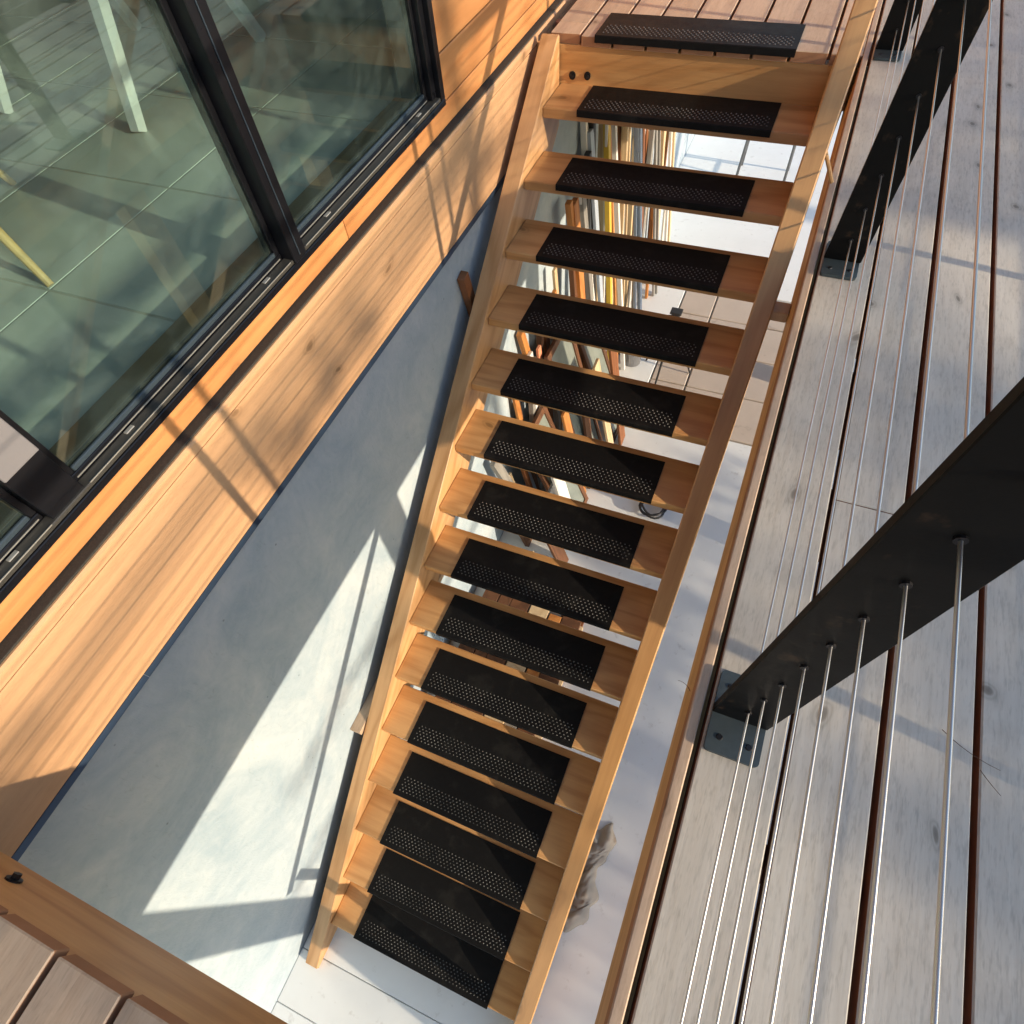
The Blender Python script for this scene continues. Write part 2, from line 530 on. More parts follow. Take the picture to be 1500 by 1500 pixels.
# boards beyond the stair head and on the near side
for kk in range(1, 10):
    x1 = GAP0 - PITCH * (kk - 1) if kk > 1 else XOP - 0.003
    x1 = GAP0 - PITCH * (kk - 1)
    x0 = x1 - PITCH
    if kk == 1: x1 = XOP - 0.002
    hg1 = HG if kk > 1 else 0.0
    if x0 < XLED: x0 = XLED + 0.006
    yfar = YFAR if x1 > XL else -0.245
    if kk == 9:
        deck_board(x0 + HG, x1 - HG, -0.245, -0.13, True)
        deck_board(x0 + HG, x1 - HG, -0.127, 0.0, True)
        deck_board(x0 + HG, x1 - HG, 0.004, YB1, True)
    else:
        deck_board(x0 + HG, x1 - hg1, YFAR, YB1, True)
    if kk > 1:
        deck_board(x0 + HG, x1 - HG, YB0, YN + random.uniform(-0.002, 0.002), True)
    else:
        pass
# frame
JZ1, JZ0 = -TB - 0.001, -TB - 0.235
box("fascia_board", XOP + 0.002, XOP + 0.042, YN + 0.02, YFAR + 0.03, -0.165, JZ1 - 0.001, MT['fir_fascia'], deck, 0.002)
box("inner_joist", XOP + 0.045, XOP + 0.085, YN + 0.0, YFAR, JZ0, JZ1, MT['joist'], deck)
nb = box("near_rim_beam", XLED + 0.004, XOP + 0.04, YN - 0.055, YN - 0.012, -0.268, JZ1, MT['fir_beam'], deck, 0.002)
fb = box("stair_head_beam", XLED + 0.004, XOP + 0.0, YFAR + 0.012, YFAR + 0.055, -0.268, JZ1, MT['fir_beam'], deck, 0.002)
box("outer_rim_joist", 2.46, 2.50, YB0, YB1, JZ0, JZ1, MT['fir_fascia'], deck, 0.002)
yy = YB0 + 0.1
while yy < YB1:
    if YN < yy < YFAR:
        box("joist", XOP + 0.09, 2.455, yy, yy + 0.04, JZ0, JZ1, MT['joist'], deck)
    else:
        box("joist", XLED + 0.01, 2.455, yy, yy + 0.04, JZ0, JZ1, MT['joist'], deck)
    yy += 0.405
for cy in (-4.57, -2.66, -0.72, 1.2, -6.1):
    box("deck_column", 2.30, 2.44, cy - 0.10, cy + 0.10, ZF - 0.02, JZ0 - 0.002, MT['fir_fascia'], deck, 0.004)

def bolt(parent, p, axis, r=0.016):
    d = Vector(axis)
    bm = bmesh.new()
    bm_cyl(bm, (0, 0, 0), d * 0.004, r, r, 14)
    o = mesh_obj("washer", bm, MT['screw'], parent, p)
    bm = bmesh.new()
    bm_cyl(bm, d * 0.004, d * 0.014, r * 0.55, r * 0.55, 6)
    mesh_obj("bolt_head", bm, MT['screw'], parent, p)
bolt(fb, (-0.105, YFAR + 0.0118, -0.146), (0, -1, 0))
bolt(fb, (-0.031, YFAR + 0.0118, -0.143), (0, -1, 0))
bolt(nb, (-0.075, YN - 0.0118, -0.177), (0, 1, 0), 0.017)

# ------------------------------------------------------------------ house
house = empty("house", (XWALL, -2.0, ZF))
tag(house, "timber-clad house wall with dark-framed windows above a plastered base", "house")
YH0, YH1 = -7.0, 6.0
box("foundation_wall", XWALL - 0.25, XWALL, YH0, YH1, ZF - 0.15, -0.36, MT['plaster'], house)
box("ledger_board", XWALL + 0.0015, XLED, -3.885 + 0.0, YH1, -0.374, -0.052, MT['ledger'], house, 0.002)
box("ledger_board", XWALL + 0.0015, XLED, YH0, -3.887, -0.374, -0.052, MT['ledger'], house, 0.002)
box("ledger_cap_strip", XWALL + 0.0015, XLED + 0.004, YH0, YH1, -0.050, -0.0125, MT['ledger'], house, 0.006)
box("flashing", XSID - 0.01, XLED - 0.006, YH0, YH1, -0.012, -0.006, MT['flashing'], house, 0.001)
# drip edge: short overlapping lengths of folded metal under the ledger
yy = -4.6
for L in (1.22, 1.25, 1.2, 1.1, 1.3, 1.3):
    bm = bmesh.new()
    bm_box(bm, -0.015, 0.011, 0.001, L - 0.001, -0.004, 0.0)
    bm_box(bm, 0.0085, 0.011, 0.001, L - 0.001, -0.024, -0.0042)
    mesh_obj("drip_edge", bm, MT['drip'], house, (XLED - 0.012, yy, -0.376))
    yy += L
# wall core above
WY0, WY1, WZ0, WZ1 = -5.6, -1.150, 0.072, 2.15
core = plain("wall_sheathing", (0.10, 0.08, 0.06), 0.9)
box("wall_core", XSID - 0.17, XSID - 0.022, WY1 + 0.002, YH1, -0.36, 2.9, core, house)
box("wall_core", XSID - 0.17, XSID - 0.022, YH0, WY0, -0.36, 2.9, core, house)
box("wall_core", XSID - 0.17, XSID - 0.022, WY0 + 0.001, WY1 + 0.001, -0.36, 0.068, core, house)
box("wall_core", XSID - 0.17, XSID - 0.022, WY0 + 0.001, WY1 + 0.001, WZ1, 2.9, core, house)
zz = -0.004
row = 0
while zz < 2.85:
    h = 0.073 if row == 0 else 0.138
    z1 = zz + h - 0.004
    spans = [(YH0, YH1)]
    if row > 0 and zz < WZ1: spans = [(YH0, WY0), (WY1, YH1)]
    if row == 0: spans = [(YH0, -1.9), (-1.899, YH1)]
    for a, b in spans:
        box("siding_board", XSID - 0.02, XSID, a + 0.001, b - 0.001, zz, z1, MT['siding'], house, 0.002)
    zz += h
    row += 1
box("roof", -6.5, XSID + 0.35, YH0 - 0.3, YH1 + 0.3, 2.905, 3.1, plain("dark_roof", (0.05, 0.05, 0.055), 0.7), house)
# interior shell
IZ = 0.035
tile_m = plain("pale_floor_tile", (0.52, 0.56, 0.50), 0.33, 0.0, 0.5, 0.15, 5.0, 0.03)
ifl = box("interior_floor", -6.4, XSID - 0.171, YH0, YH1, IZ - 0.12, IZ - 0.004, plain("tile_grout", (0.42, 0.42, 0.35), 0.8), house)
tl = None
for i in range(7):
    for j in range(12):
        xx = XSID - 0.175 - 0.305 - i * 0.61
        yv = -4.6 + j * 0.61
        if tl is None:
            tl = box("floor_tile", xx - 0.3, xx + 0.3, yv - 0.3, yv + 0.3, IZ - 0.003, IZ, tile_m, ifl, 0.001)
        else:
            c = copy_obj(tl, ifl)
            c.location = Vector((xx, yv, IZ - 0.0015)) - pworld(ifl)
iw = plain("interior_wall_paint", (0.30, 0.24, 0.17), 0.8)
box("interior_wall", -6.5, -6.4, YH0, YH1, -0.08, 2.9, iw, house)
box("interior_wall", -6.4, XSID - 0.172, YH0, YH0 + 0.1, -0.08, 2.9, iw, house)
box("interior_wall", -6.4, XSID - 0.172, 0.9, 1.0, -0.08, 2.9, iw, house)
box("interior_ceiling", -6.4, XSID - 0.172, YH0, YH1, 2.80, 2.9, iw, house)
wsill = wood("interior_sill_wood", (0.30, 0.17, 0.07), (0.17, 0.09, 0.035), 'Y', 0.5, 0.3)
box("interior_sill", XSID - 0.19, XSID - 0.10, WY0 + 0.01, WY1 - 0.01, 0.069, 0.085, wsill, house, 0.002)

# window: frame, mullions, sashes, panes
win = empty("window", (XSID, -2.2, 0.1), house)
win.location = Vector((XSID, -2.2, 0.1)) - pworld(house)
F = MT['window_frame']
def wb(name, x0, x1, y0, y1, z0, z1, m=F, bev=0.002):
    return box(name, x0, x1, y0, y1, z0, z1, m, win, bev)
wb("sill_frame", -0.40, -0.298, WY0, WY1, 0.074, 0.094)
wb("sill_lip", -0.3365, -0.302, WY0 + 0.05, WY1 - 0.03, 0.0945, 0.106, MT['sill_grey'])
wb("jamb_frame", -0.40, -0.298, WY1 - 0.030, WY1 - 0.0005, 0.0945, WZ1)
wb("jamb_frame", -0.385, -0.318, WY1 - 0.062, WY1 - 0.031, 0.106, WZ1)
wb("head_frame", -0.40, -0.298, WY0, WY1 - 0.031, WZ1 - 0.05, WZ1 - 0.001)
wb("mullion", -0.40, -0.294, -2.196, -2.136, 0.0947, WZ1 - 0.052)
wb("mullion_groove_strip", -0.2935, -0.2915, -2.170, -2.167, 0.11, WZ1 - 0.06, MT['gasket'], 0)
PX = -0.352
def sash(y0, y1):
    """one glazed light: bottom rail, bead, side beads, pane"""
    wb("sash_rail", -0.385, -0.338, y0 + 0.001, y1 - 0.001, 0.0945, 0.121)
    wb("sash_rail_edge", -0.3375, -0.3355, y0 + 0.012, y1 - 0.012, 0.110, 0.1125, MT['frame_edge'], 0)
    wb("track_edge", -0.3015, -0.2995, y0 + 0.012, y1 - 0.012, 0.1065, 0.1085, MT['frame_edge'], 0)
    wb("glazing_bead", PX + 0.004, PX + 0.013, y0 + 0.02, y1 - 0.02, 0.1215, 0.134, MT['gasket'])
    wb("side_bead", PX - 0.02, PX + 0.012, y0 + 0.001, y0 + 0.019, 0.1215, WZ1 - 0.052)
    wb("side_bead", PX - 0.02, PX + 0.012, y1 - 0.019, y1 - 0.001, 0.1215, WZ1 - 0.052)
    wb("pane", PX - 0.0045, PX + 0.0, y0 + 0.0195, y1 - 0.0195, 0.1213, WZ1 - 0.0525, MT['glass'], 0)
    for yv in (y0 + 0.16, y1 - 0.12):
        wb("weep_cap", -0.330, -0.318, yv, yv + 0.028, 0.1062, 0.109, MT['frame_edge'], 0.001)
sash(-2.135, WY1 - 0.063)
sash(-3.075, -2.197)
sash(-5.55, -3.175)
wb("mullion", -0.40, -0.310, -3.174, -3.076, 0.0947, WZ1 - 0.052)
wb("mullion_upper_strip", -0.3095, -0.300, -3.172, -3.078, 0.235, WZ1 - 0.06, MT['grey_strip'])  # pale grey strip over the upper part of the mullion

# ------------------------------------------------------------------ staircase
stair = empty("staircase", (0.42, -4.3, ZF))
tag(stair, "open-riser fir staircase running down beside the plastered wall", "staircase")
def stringer(xa, xb):
    kt, kb = 0.192, -0.165
    pts = []
    # top end cut level with the deck, foot seated on the slab
    yt = YFAR - 0.002
    ytop = (0.0 - kt) / KS
    poly = [((ZF + 0.001 - kt) / KS - 0.0, ZF + 0.001), ((ZF + 0.001 - kb) / KS, ZF + 0.001), (yt, kb + KS * yt), (yt, -0.001), (ytop, -0.001)]
    # plumb-cut the toe
    ytoe = -4.42
    if poly[0][0] < ytoe:
        poly = [(ytoe, ZF + 0.001)] + poly[1:] + [(ytoe, kt + KS * ytoe)]
    c = Vector(((xa + xb) / 2, -2.2, -1.45))
    rot = Matrix.Rotation(-TH, 3, 'X')
    bm = bmesh.new()
    loc = [rot @ (Vector((0, y, z)) - Vector((0, c.y, c.z))) for y, z in poly]
    bm_prism(bm, [(v.y, v.z) for v in loc], -(xb - xa) / 2, (xb - xa) / 2, 0.003)
    o = mesh_obj("stringer", bm, MT['fir_y'], stair, c)
    o.rotation_euler = (TH, 0, 0)
    return o
stringer(XL - SW, XL)
stringer(XR, XR + SW)
TT = 0.042
t0 = None
treads = []
for i in range(1, 16):
    yb, yf = -RUN * i + 0.042, -RUN * i - 0.232
    z = -RISE * i
    if t0 is None:
        t0 = box("tread", XL + 0.001, XR - 0.001, yf, yb, z - TT, z, MT['fir_x'], stair, 0.004)
        o = t0
    else:
        o = copy_obj(t0, stair, t0.location + Vector((0, -RUN * (i - 1), -RISE * (i - 1))))
    treads.append(o)

# rubber mats, one per step and one on the deck edge
ORD = ["first", "second", "third", "fourth", "fifth", "sixth", "seventh", "eighth", "ninth", "tenth", "eleventh", "twelfth", "thirteenth", "fourteenth", "lowest"]
MW, MD, MTK = 0.851, 0.236, 0.006
bm = bmesh.new()
prof = [(0.0, 0.0005), (-MD + 0.0005, 0.0005), (-MD + 0.0005, -0.020), (-MD - 0.0055, -0.020), (-MD - 0.0055, MTK * 0.5), (-MD - 0.002, MTK), (0.0, MTK)]
bm_prism(bm, prof, 0.0, MW)
me_body = bpy.data.meshes.new("mat_body")
bm.to_mesh(me_body); bm.free()
me_body.materials.append(MT['rubber'])
bm = bmesh.new()
rows, colsn = 6, 38
for rr in range(rows):
    yy = -MD + 0.026 + rr * 0.0150
    for cc in range(colsn):
        xx = 0.030 + (cc + (0.5 if rr % 2 else 0.0)) * 0.0215
        if xx > MW - 0.025: continue
        R = 0.0037
        c = Vector((xx, yy, MTK))
        r0 = [bm.verts.new(c + Vector((math.cos(a) * R, math.sin(a) * R, 0.0))) for a in [k * math.pi / 4 for k in range(8)]]
        r1 = [bm.verts.new(c + Vector((math.cos(a) * R * 0.72, math.sin(a) * R * 0.72, R * 0.55))) for a in [k * math.pi / 4 for k in range(8)]]
        tp = bm.verts.new(c + Vector((0, 0, R * 0.8)))
        for k2 in range(8):
            j2 = (k2 + 1) % 8
            bm.faces.new((r0[k2], r0[j2], r1[j2], r1[k2]))
            bm.faces.new((r1[k2], r1[j2], tp))
me_st = bpy.data.meshes.new("studs")
bm.to_mesh(me_st); bm.free()
for p in me_st.polygons: p.use_smooth = True
me_st.materials.append(MT['stud'])
for i in range(0, 16):
    zt = -RISE * i if i else 0.0005
    jx = random.uniform(-0.005, 0.005)
    ybase = -RUN * i if i else -0.0285
    root = empty("stair_mat", (jx, ybase, zt))
    root.rotation_euler = (0, 0, random.uniform(-0.0025, 0.0025) if i else 0.0)
    if i == 0:
        lab = "studded black rubber mat on the deck edge above the stair"
    elif i == 15:
        lab = "studded black rubber mat on the lowest step, nearest the slab"
    else:
        lab = "studded black rubber mat on the %s step down from the deck" % ORD[i - 1]
    tag(root, lab, "rubber mat", "rubber mats on the stair treads")
    b = bpy.data.objects.new("mat_body", me_body); lk(b, root)
    s = bpy.data.objects.new("studs", me_st); lk(s, root); s["kind"] = "stuff"

# ------------------------------------------------------------------ handrail
hr = empty("handrail", (1.03, -4.14, ZF))
tag(hr, "smooth fir handrail sloping along the right side of the stair", "handrail")
KH = 1.045
RX0, RX1 = 0.994, 1.056
yA, yB = -4.25, -0.33
L = (yB - yA) / math.cos(TH)
bm = bmesh.new()
bm_box(bm, -(RX1 - RX0) / 2, (RX1 - RX0) / 2, -L / 2, L / 2, -0.034, 0.0, 0.004)
yc = (yA + yB) / 2
o = mesh_obj("rail", bm, MT['fir_rail'], hr, ((RX0 + RX1) / 2, yc, KH + KS * yc))
o.rotation_euler = (TH, 0, 0)
box("newel_post", 1.015, 1.045, -4.17, -4.11, ZF + 0.001, KH + KS * -4.17 - 0.05, MT['fir_rail'], hr, 0.003)
# wooden standoff block to the deck fascia
zb = KH + KS * -1.66
bx_ = box("standoff_block", RX1 - 0.012, XOP + 0.0015, -1.70, -1.645, zb - 0.075, zb - 0.043, MT['fir_rail'], hr, 0.003)
bm = bmesh.new()
zb2 = KH + KS * -1.16
bm_cyl(bm, (0, 0, 0), (0.06, 0.02, -0.10), 0.006, 0.006, 8)
mesh_obj("rail_bracket", bm, MT['fir_rail'], hr, (RX1 - 0.01, -1.28, KH + KS * -1.28 - 0.045))

# ------------------------------------------------------------------ cable railings
def railing(xc, ys, label, ncab, posts_parts=True):
    root = empty("cable_railing", (xc, ys[0], 0.0))
    tag(root, label, "railing", "cable railings of the deck")
    base = None
    for yv in ys:
        po = box("post", xc - 0.049, xc + 0.051, yv, yv + 0.016, 0.0085, 0.965, MT['black_steel'], root, 0.0015)
        bm = bmesh.new()
        bm_box(bm, -0.048, 0.048, -0.080, 0.080, 0.0, 0.008)
        es = [e for e in bm.edges if abs(e.verts[0].co.z - e.verts[1].co.z) > 0.005]
        bmesh.ops.bevel(bm, geom=es, offset=0.008, segments=3, affect='EDGES', profile=0.5)
        bp = mesh_obj("base_plate", bm, MT['plate_steel'], po, (xc, yv + 0.008, 0.0008))
        if posts_parts:
            for sx in (-1, 1):
                for sy in (-1, 1):
                    bm = bmesh.new()
                    bm_cyl(bm, (0, 0, 0), (0, 0, 0.0018), 0.0062, 0.005, 12)
                    mesh_obj("screw", bm, MT['screw'], po, (xc + sx * 0.026, yv + 0.008 + sy * 0.050, 0.009))
            for q in range(ncab):
                bm = bmesh.new()
                bm_cyl(bm, (0, 0, 0), (0, -0.003, 0), 0.0055, 0.0055, 10)
                mesh_obj("cable_ferrule", bm, MT['screw'], po, (xc, yv, 0.066 + 0.081 * q))
    for q in range(ncab):
        zc = 0.066 + 0.081 * q
        bm = bmesh.new()
        y0, y1 = ys[0] - 0.02, ys[-1] + 0.036
        pts = []
        nseg = 36
        for s in range(nseg + 1):
            yv = y0 + (y1 - y0) * s / nseg
            pts.append((0, yv - y0, 0))
        bm_tube(bm, pts, 0.0019, 8)
        mesh_obj("cable", bm, MT['cable'], root, (xc, y0, zc), True)
    box("top_rail", xc - 0.05, xc + 0.05, ys[0] - 0.05, ys[-1] + 0.07, 0.966, 0.99, MT['black_steel'], root, 0.002)
    return root
railing(1.189, [-5.885, -4.47, -3.045, -1.620, -0.226, 1.19], "steel cable railing with black flat posts beside the stair opening", 11)
railing(2.455, [-5.94, -4.52, -3.10, -1.677, -0.25, 1.17], "steel cable railing along the outer deck edge, away from the stair", 11, False)

# ================================================================== THINGS UNDER THE STAIR
def pboard(name, foot, top, width, thick, mat, label, cat, group=None, along=(0, 1, 0), bev=0.002):
    """flat board from foot point to top point; its width runs along 'along'"""
    foot, top = Vector(foot), Vector(top)
    up = (top - foot).normalized()
    wv = Vector(along)
    wv = (wv - up * wv.dot(up)).normalized()
    nv = wv.cross(up)
    L = (top - foot).length
    bm = bmesh.new()
    bm_box(bm, -thick / 2, thick / 2, -width / 2, width / 2, 0, L, bev)
    o = mesh_obj(name, bm, mat, None, foot)
    mm = Matrix.Identity(3)
    for i in range(3):
        mm[i][0] = nv[i]; mm[i][1] = wv[i]; mm[i][2] = up[i]
    o.rotation_euler = mm.to_euler()
    tag(o, label, cat, group)
    return o

def zwood(name, l, d, r=0.6): return wood(name, l, d, 'Z', r, 0.4, 6.0, vary=0.15)
WM = {
 'orange fir': zwood("plank_orange", (0.52, 0.22, 0.06), (0.33, 0.12, 0.03)),
 'dark brown': zwood("plank_brown", (0.15, 0.065, 0.03), (0.08, 0.035, 0.018)),
 'red-brown': zwood("plank_redbrown", (0.26, 0.10, 0.04), (0.15, 0.055, 0.02)),
 'pale pine': zwood("plank_pale", (0.62, 0.48, 0.30), (0.46, 0.32, 0.18)),
 'white painted': plain("plank_white", (0.66, 0.65, 0.62), 0.55, 0, 0.4, 0.1),
 'grey weathered': zwood("plank_grey", (0.27, 0.26, 0.24), (0.16, 0.15, 0.14)),
 'black': plain("plank_black", (0.018, 0.018, 0.02), 0.5),
 'yellow': plain("plank_yellow", (0.62, 0.42, 0.05), 0.5),
 'blue-grey': plain("plank_bluegrey", (0.36, 0.42, 0.50), 0.5),
 'salmon pink': plain("plank_salmon", (0.62, 0.25, 0.14), 0.6),
}
_u = ["", "first", "second", "third", "fourth", "fifth", "sixth", "seventh", "eighth", "ninth", "tenth", "eleventh", "twelfth", "thirteenth", "fourteenth", "fifteenth", "sixteenth", "seventeenth", "eighteenth", "nineteenth"]
_t = ["", "", "twent", "thirt", "fort", "fift", "sixt", "sevent", "eight", "ninet"]
ORDN = [_u[k] if k < 20 else (_t[k // 10] + ("ieth" if k % 10 == 0 else "y-" + _u[k % 10])) for k in range(1, 100)]
rs = random.Random(21)
seq = ['dark brown', 'pale pine', 'grey weathered', 'red-brown', 'blue-grey', 'dark brown', 'orange fir', 'grey weathered', 'white painted', 'salmon pink', 'grey weathered', 'dark brown', 'red-brown', 'orange fir', 'white painted', 'orange fir',
       'pale pine', 'dark brown', 'red-brown', 'orange fir', 'grey weathered', 'orange fir', 'white painted', 'blue-grey', 'black', 'white painted', 'yellow', 'black', 'pale pine', 'orange fir', 'white painted', 'pale pine', 'dark brown', 'white painted', 'pale pine', 'grey weathered', 'pale pine']
for _q in range(34):
    seq.append(rs.choice(['pale pine', 'white painted', 'orange fir', 'grey weathered', 'dark brown', 'white painted', 'red-brown', 'pale pine', 'blue-grey', 'black']))
n = len(seq)
yv = -1.25
for i, c in enumerate(seq):
    wd = rs.uniform(0.04, 0.09) if yv < 0.3 else rs.uniform(0.022, 0.065)
    if c in ('yellow', 'black'): wd = 0.045
    f = min(1.0, max(0.0, (yv + 1.25) / 1.7))
    h = 0.75 + 1.35 * f + rs.uniform(-0.12, 0.2)
    h = min(h, 2.3)
    fx = XWALL + 0.10 + rs.uniform(0.0, 0.30) * (0.6 + 0.4 * f)
    tilt = rs.uniform(-0.07, 0.07) if rs.random() < 0.75 else rs.uniform(-0.25, 0.25)
    th = rs.choice((0.02, 0.025, 0.038))
    tx = XWALL + th / 2 + 0.004 + rs.uniform(0, 0.10)
    pboard("leaning_board", (fx, yv + wd / 2, ZF + 0.004), (tx, yv + wd / 2 + tilt * h, ZF + h), wd, th, WM[c],
           "%s board leaning on the plastered wall under the stair, %s from the near end" % (c, ORDN[i]), "board", "boards leaning on the wall under the stair")
    yv += wd + rs.uniform(0.0, 0.02)
# second, shorter row in front
seq2 = ['pale pine', 'dark brown', 'grey weathered', 'white painted', 'orange fir', 'dark brown', 'pale pine', 'red-brown']
yv = -1.5
for i, c in enumerate(seq2):
    wd = rs.uniform(0.06, 0.15)
    h = 0.42 + 0.10 * i + rs.uniform(0, 0.15)
    fx = rs.uniform(0.16, 0.34)
    pboard("timber_offcut", (fx, yv, ZF + 0.004), (fx - rs.uniform(0.15, 0.22), yv + rs.uniform(-0.12, 0.16), ZF + h), wd, 0.022, WM[c],
           "short %s offcut propped in front of the leaning boards, %s from the near end" % (c, ORDN[i]), "offcut", "short offcuts in front of the leaning boards")
    yv += wd + rs.uniform(0.06, 0.16)

# old window sashes leaning with dusty panes
def old_sash(y0, wd, h, fx, label):
    root = empty("old_window_sash", (fx, y0, ZF))
    tag(root, label, "window sash", "old window sashes leaning under the stair")
    th = math.atan2(fx - XWALL - 0.14, h)
    root.rotation_euler = (0, -th, 0)
    fm = WM['dark brown']; b = 0.045
    def pb(nm, ya, yb, za, zb, m, t=0.03):
        bm = bmesh.new(); bm_box(bm, -t / 2, t / 2, ya, yb, za, zb, 0.002 if t > 0.01 else 0)
        me = mesh_obj(nm, bm, m, None, (0, 0, 0)); me.parent = root
    pb("stile", 0, b, 0.003, h, fm); pb("stile", wd - b, wd, 0.003, h, fm)
    pb("rail", b, wd - b, 0.003, b, fm); pb("rail", b, wd - b, h - b, h, fm)
    pb("pane", b, wd - b, b, h - b, DUSTY, 0.005)
DUSTY = plain("dusty_old_glass", (0.20, 0.23, 0.21), 0.12, 0.0, 0.8, 0.3, 9.0)
old_sash(-1.02, 0.40, 1.05, 0.24, "old brown-framed window sash leaning nearest the middle of the stair")
old_sash(-0.52, 0.44, 1.35, 0.22, "old brown-framed window sash with dusty pane leaning second from the near end")
old_sash(0.05, 0.36, 1.15, 0.26, "old brown-framed window sash leaning farthest under the stair")

# stacked lumber on the floor
rs = random.Random(5)
ix = 0
for lay in range(4):
    xx = -0.20 + rs.uniform(0, 0.04)
    while xx < 0.52:
        wd = rs.choice((0.09, 0.12, 0.14))
        c = rs.choice(['dark brown', 'red-brown', 'dark brown', 'grey weathered', 'orange fir', 'pale pine'])
        ya = -3.05 + rs.uniform(-0.12, 0.2) + lay * 0.12
        yb = -1.62 + rs.uniform(-0.15, 0.1) - lay * 0.05
        o = box("stacked_board", xx, xx + wd, ya, yb, ZF + 0.002 + lay * 0.041, ZF + 0.040 + lay * 0.041, WM[c], None, 0.002)
        tag(o, "%s board in the lumber stack under the stair, %s across, %s layer" % (c, ORDN[ix], ["bottom", "second", "third", "top"][lay]), "board", "boards stacked flat beneath the stair")
        ix += 1
        xx += wd + rs.uniform(0.004, 0.02)
    ix = 0

# a plank screwed flat to the wall beside the stair and a short upright cleat
o = box("wall_plank", XWALL + 0.001, XL - SW - 0.006, -3.18, -1.9, -1.965, -1.925, MT['deck_warm'], None, 0.002)
tag(o, "grey-brown plank fixed to the plastered wall behind the left stringer", "plank")
o = pboard("wall_cleat", (XWALL + 0.025, -1.13, -0.98), (XWALL + 0.022, -1.235, -0.545), 0.055, 0.038, WM['red-brown'], "short red-brown cleat on the wall behind the upper left stringer", "cleat")

# crumpled dust sheet beside the foot of the stair
def cloth(name, cx, cy, sx, sy, mat, label, seed):
    rr = random.Random(seed)
    bm = bmesh.new()
    nx, ny = 34, 56
    ph = [(rr.uniform(2, 9), rr.uniform(2, 9), rr.uniform(0, 6), rr.uniform(0.4, 1)) for _ in range(9)]
    V = []
    for j in range(ny + 1):
        rowv = []
        for i in range(nx + 1):
            u, v = i / nx, j / ny
            h = 0
            for (a, b, c, d) in ph:
                h += d * abs(math.sin(a * u * 1.7 + b * v * 1.3 + c + 1.3 * math.sin(b * u + a * v)))
            h = 0.55 * h / 9 + 0.75 * abs(mnoise.noise(Vector((u * 3.1 + seed, v * 4.6, 0.3)))) + 0.35 * abs(mnoise.noise(Vector((u * 9 + seed, v * 14, 2.3)))) + 0.3 * abs(mnoise.noise(Vector((u * 22, v * 30, 7.3 + seed))))
            e = min(u, 1 - u, v, 1 - v)
            z = ZF + 0.004 + h * 0.09 * min(1, e * 8)
            edge = 0.10 * mnoise.noise(Vector((v * 3.0, seed, 1.0))) + 0.05 * mnoise.noise(Vector((v * 9.0, seed, 5.0)))
            rowv.append(bm.verts.new((cx + (u - 0.5) * sx + edge * u * 0.5 + 0.015 * math.sin(12 * v + 5 * u), cy + (v - 0.5) * sy + 0.04 * math.sin(11 * u + 3), z)))
        V.append(rowv)
    for j in range(ny):
        for i in range(nx):
            bm.faces.new((V[j][i], V[j][i + 1], V[j + 1][i + 1], V[j + 1][i]))
    c = Vector((cx, cy, ZF))
    for v in bm.verts: v.co -= c
    o = mesh_obj(name, bm, mat, None, c, True)
    md = o.modifiers.new("thickness", 'SOLIDIFY'); md.thickness = 0.004; md.offset = 1
    tag(o, label, "dust sheet")
cloth("dust_sheet", 1.05, -3.34, 0.36, 0.60, plain("canvas_cloth", (0.42, 0.37, 0.31), 0.85, 0, 0.2, 0.25, 8.0, 0.3, spots=((0.16, 0.09, 0.05), 0.6, 5.0, 0.6)), "crumpled grey-brown dust sheet on the slab right of the stair foot", 3)


# flagstones let into the slab
stone = plain("pinkish_flagstone", (0.50, 0.43, 0.37), 0.7, 0, 0.3, 0.14, 4.0, 0.3, spots=((0.16, 0.12, 0.11), 0.8, 3.5, 0.6))
rs = random.Random(11)
xs2 = [0.36, 0.70, 1.16, 1.62, 2.0]
ys2 = [0.41, 0.95, 1.48, 1.98, 2.44]
for i in range(4):
    for j in range(4):
        d = rs.uniform(-0.015, 0.015)
        box("flagstone", xs2[i] + 0.008, xs2[i + 1] - 0.008, ys2[j] + 0.008 , ys2[j + 1] - 0.008, ZF - 0.05, ZF + rs.uniform(-0.004, 0.003), stone, floor, 0.006)
box("slab_panel", -0.313, 0.352, 0.403, 2.447, ZF - 0.15, ZF, MT['slab'], floor, 0.004)

# small black camera tripod
tp = empty("camera_tripod", (0.46, 1.02, ZF))
tag(tp, "small black camera tripod with pan handle on the flagstones", "tripod")
H = 0.62
for k3 in range(3):
    a = 2.1 * k3 + 0.4
    bm = bmesh.new()
    bm_cyl(bm, (0.26 * math.cos(a), 0.26 * math.sin(a), 0.002), (0.03 * math.cos(a), 0.03 * math.sin(a), H - 0.06), 0.008, 0.013, 8)
    o = mesh_obj("leg", bm, WM['black'], None); o.parent = tp
bm = bmesh.new(); bm_cyl(bm, (0, 0, 0.28), (0, 0, H), 0.014, 0.014, 10); bm_cyl(bm, (0, 0, H - 0.09), (0, 0, H - 0.05), 0.04, 0.04, 12)
o = mesh_obj("centre_column", bm, WM['black'], None); o.parent = tp
bm = bmesh.new(); bm_box(bm, -0.035, 0.035, -0.03, 0.03, H, H + 0.06, 0.006); bm_box(bm, -0.05, 0.05, -0.04, 0.04, H + 0.062, H + 0.08, 0.004)
o = mesh_obj("head", bm, WM['black'], None); o.parent = tp
bm = bmesh.new(); bm_cyl(bm, (-0.02, 0, H + 0.03), (-0.17, -0.01, H + 0.0), 0.006, 0.006, 8); bm_cyl(bm, (-0.17, -0.01, H + 0.0), (-0.27, -0.015, H - 0.02), 0.013, 0.013, 8)
o = mesh_obj("pan_handle", bm, WM['black'], None); o.parent = tp

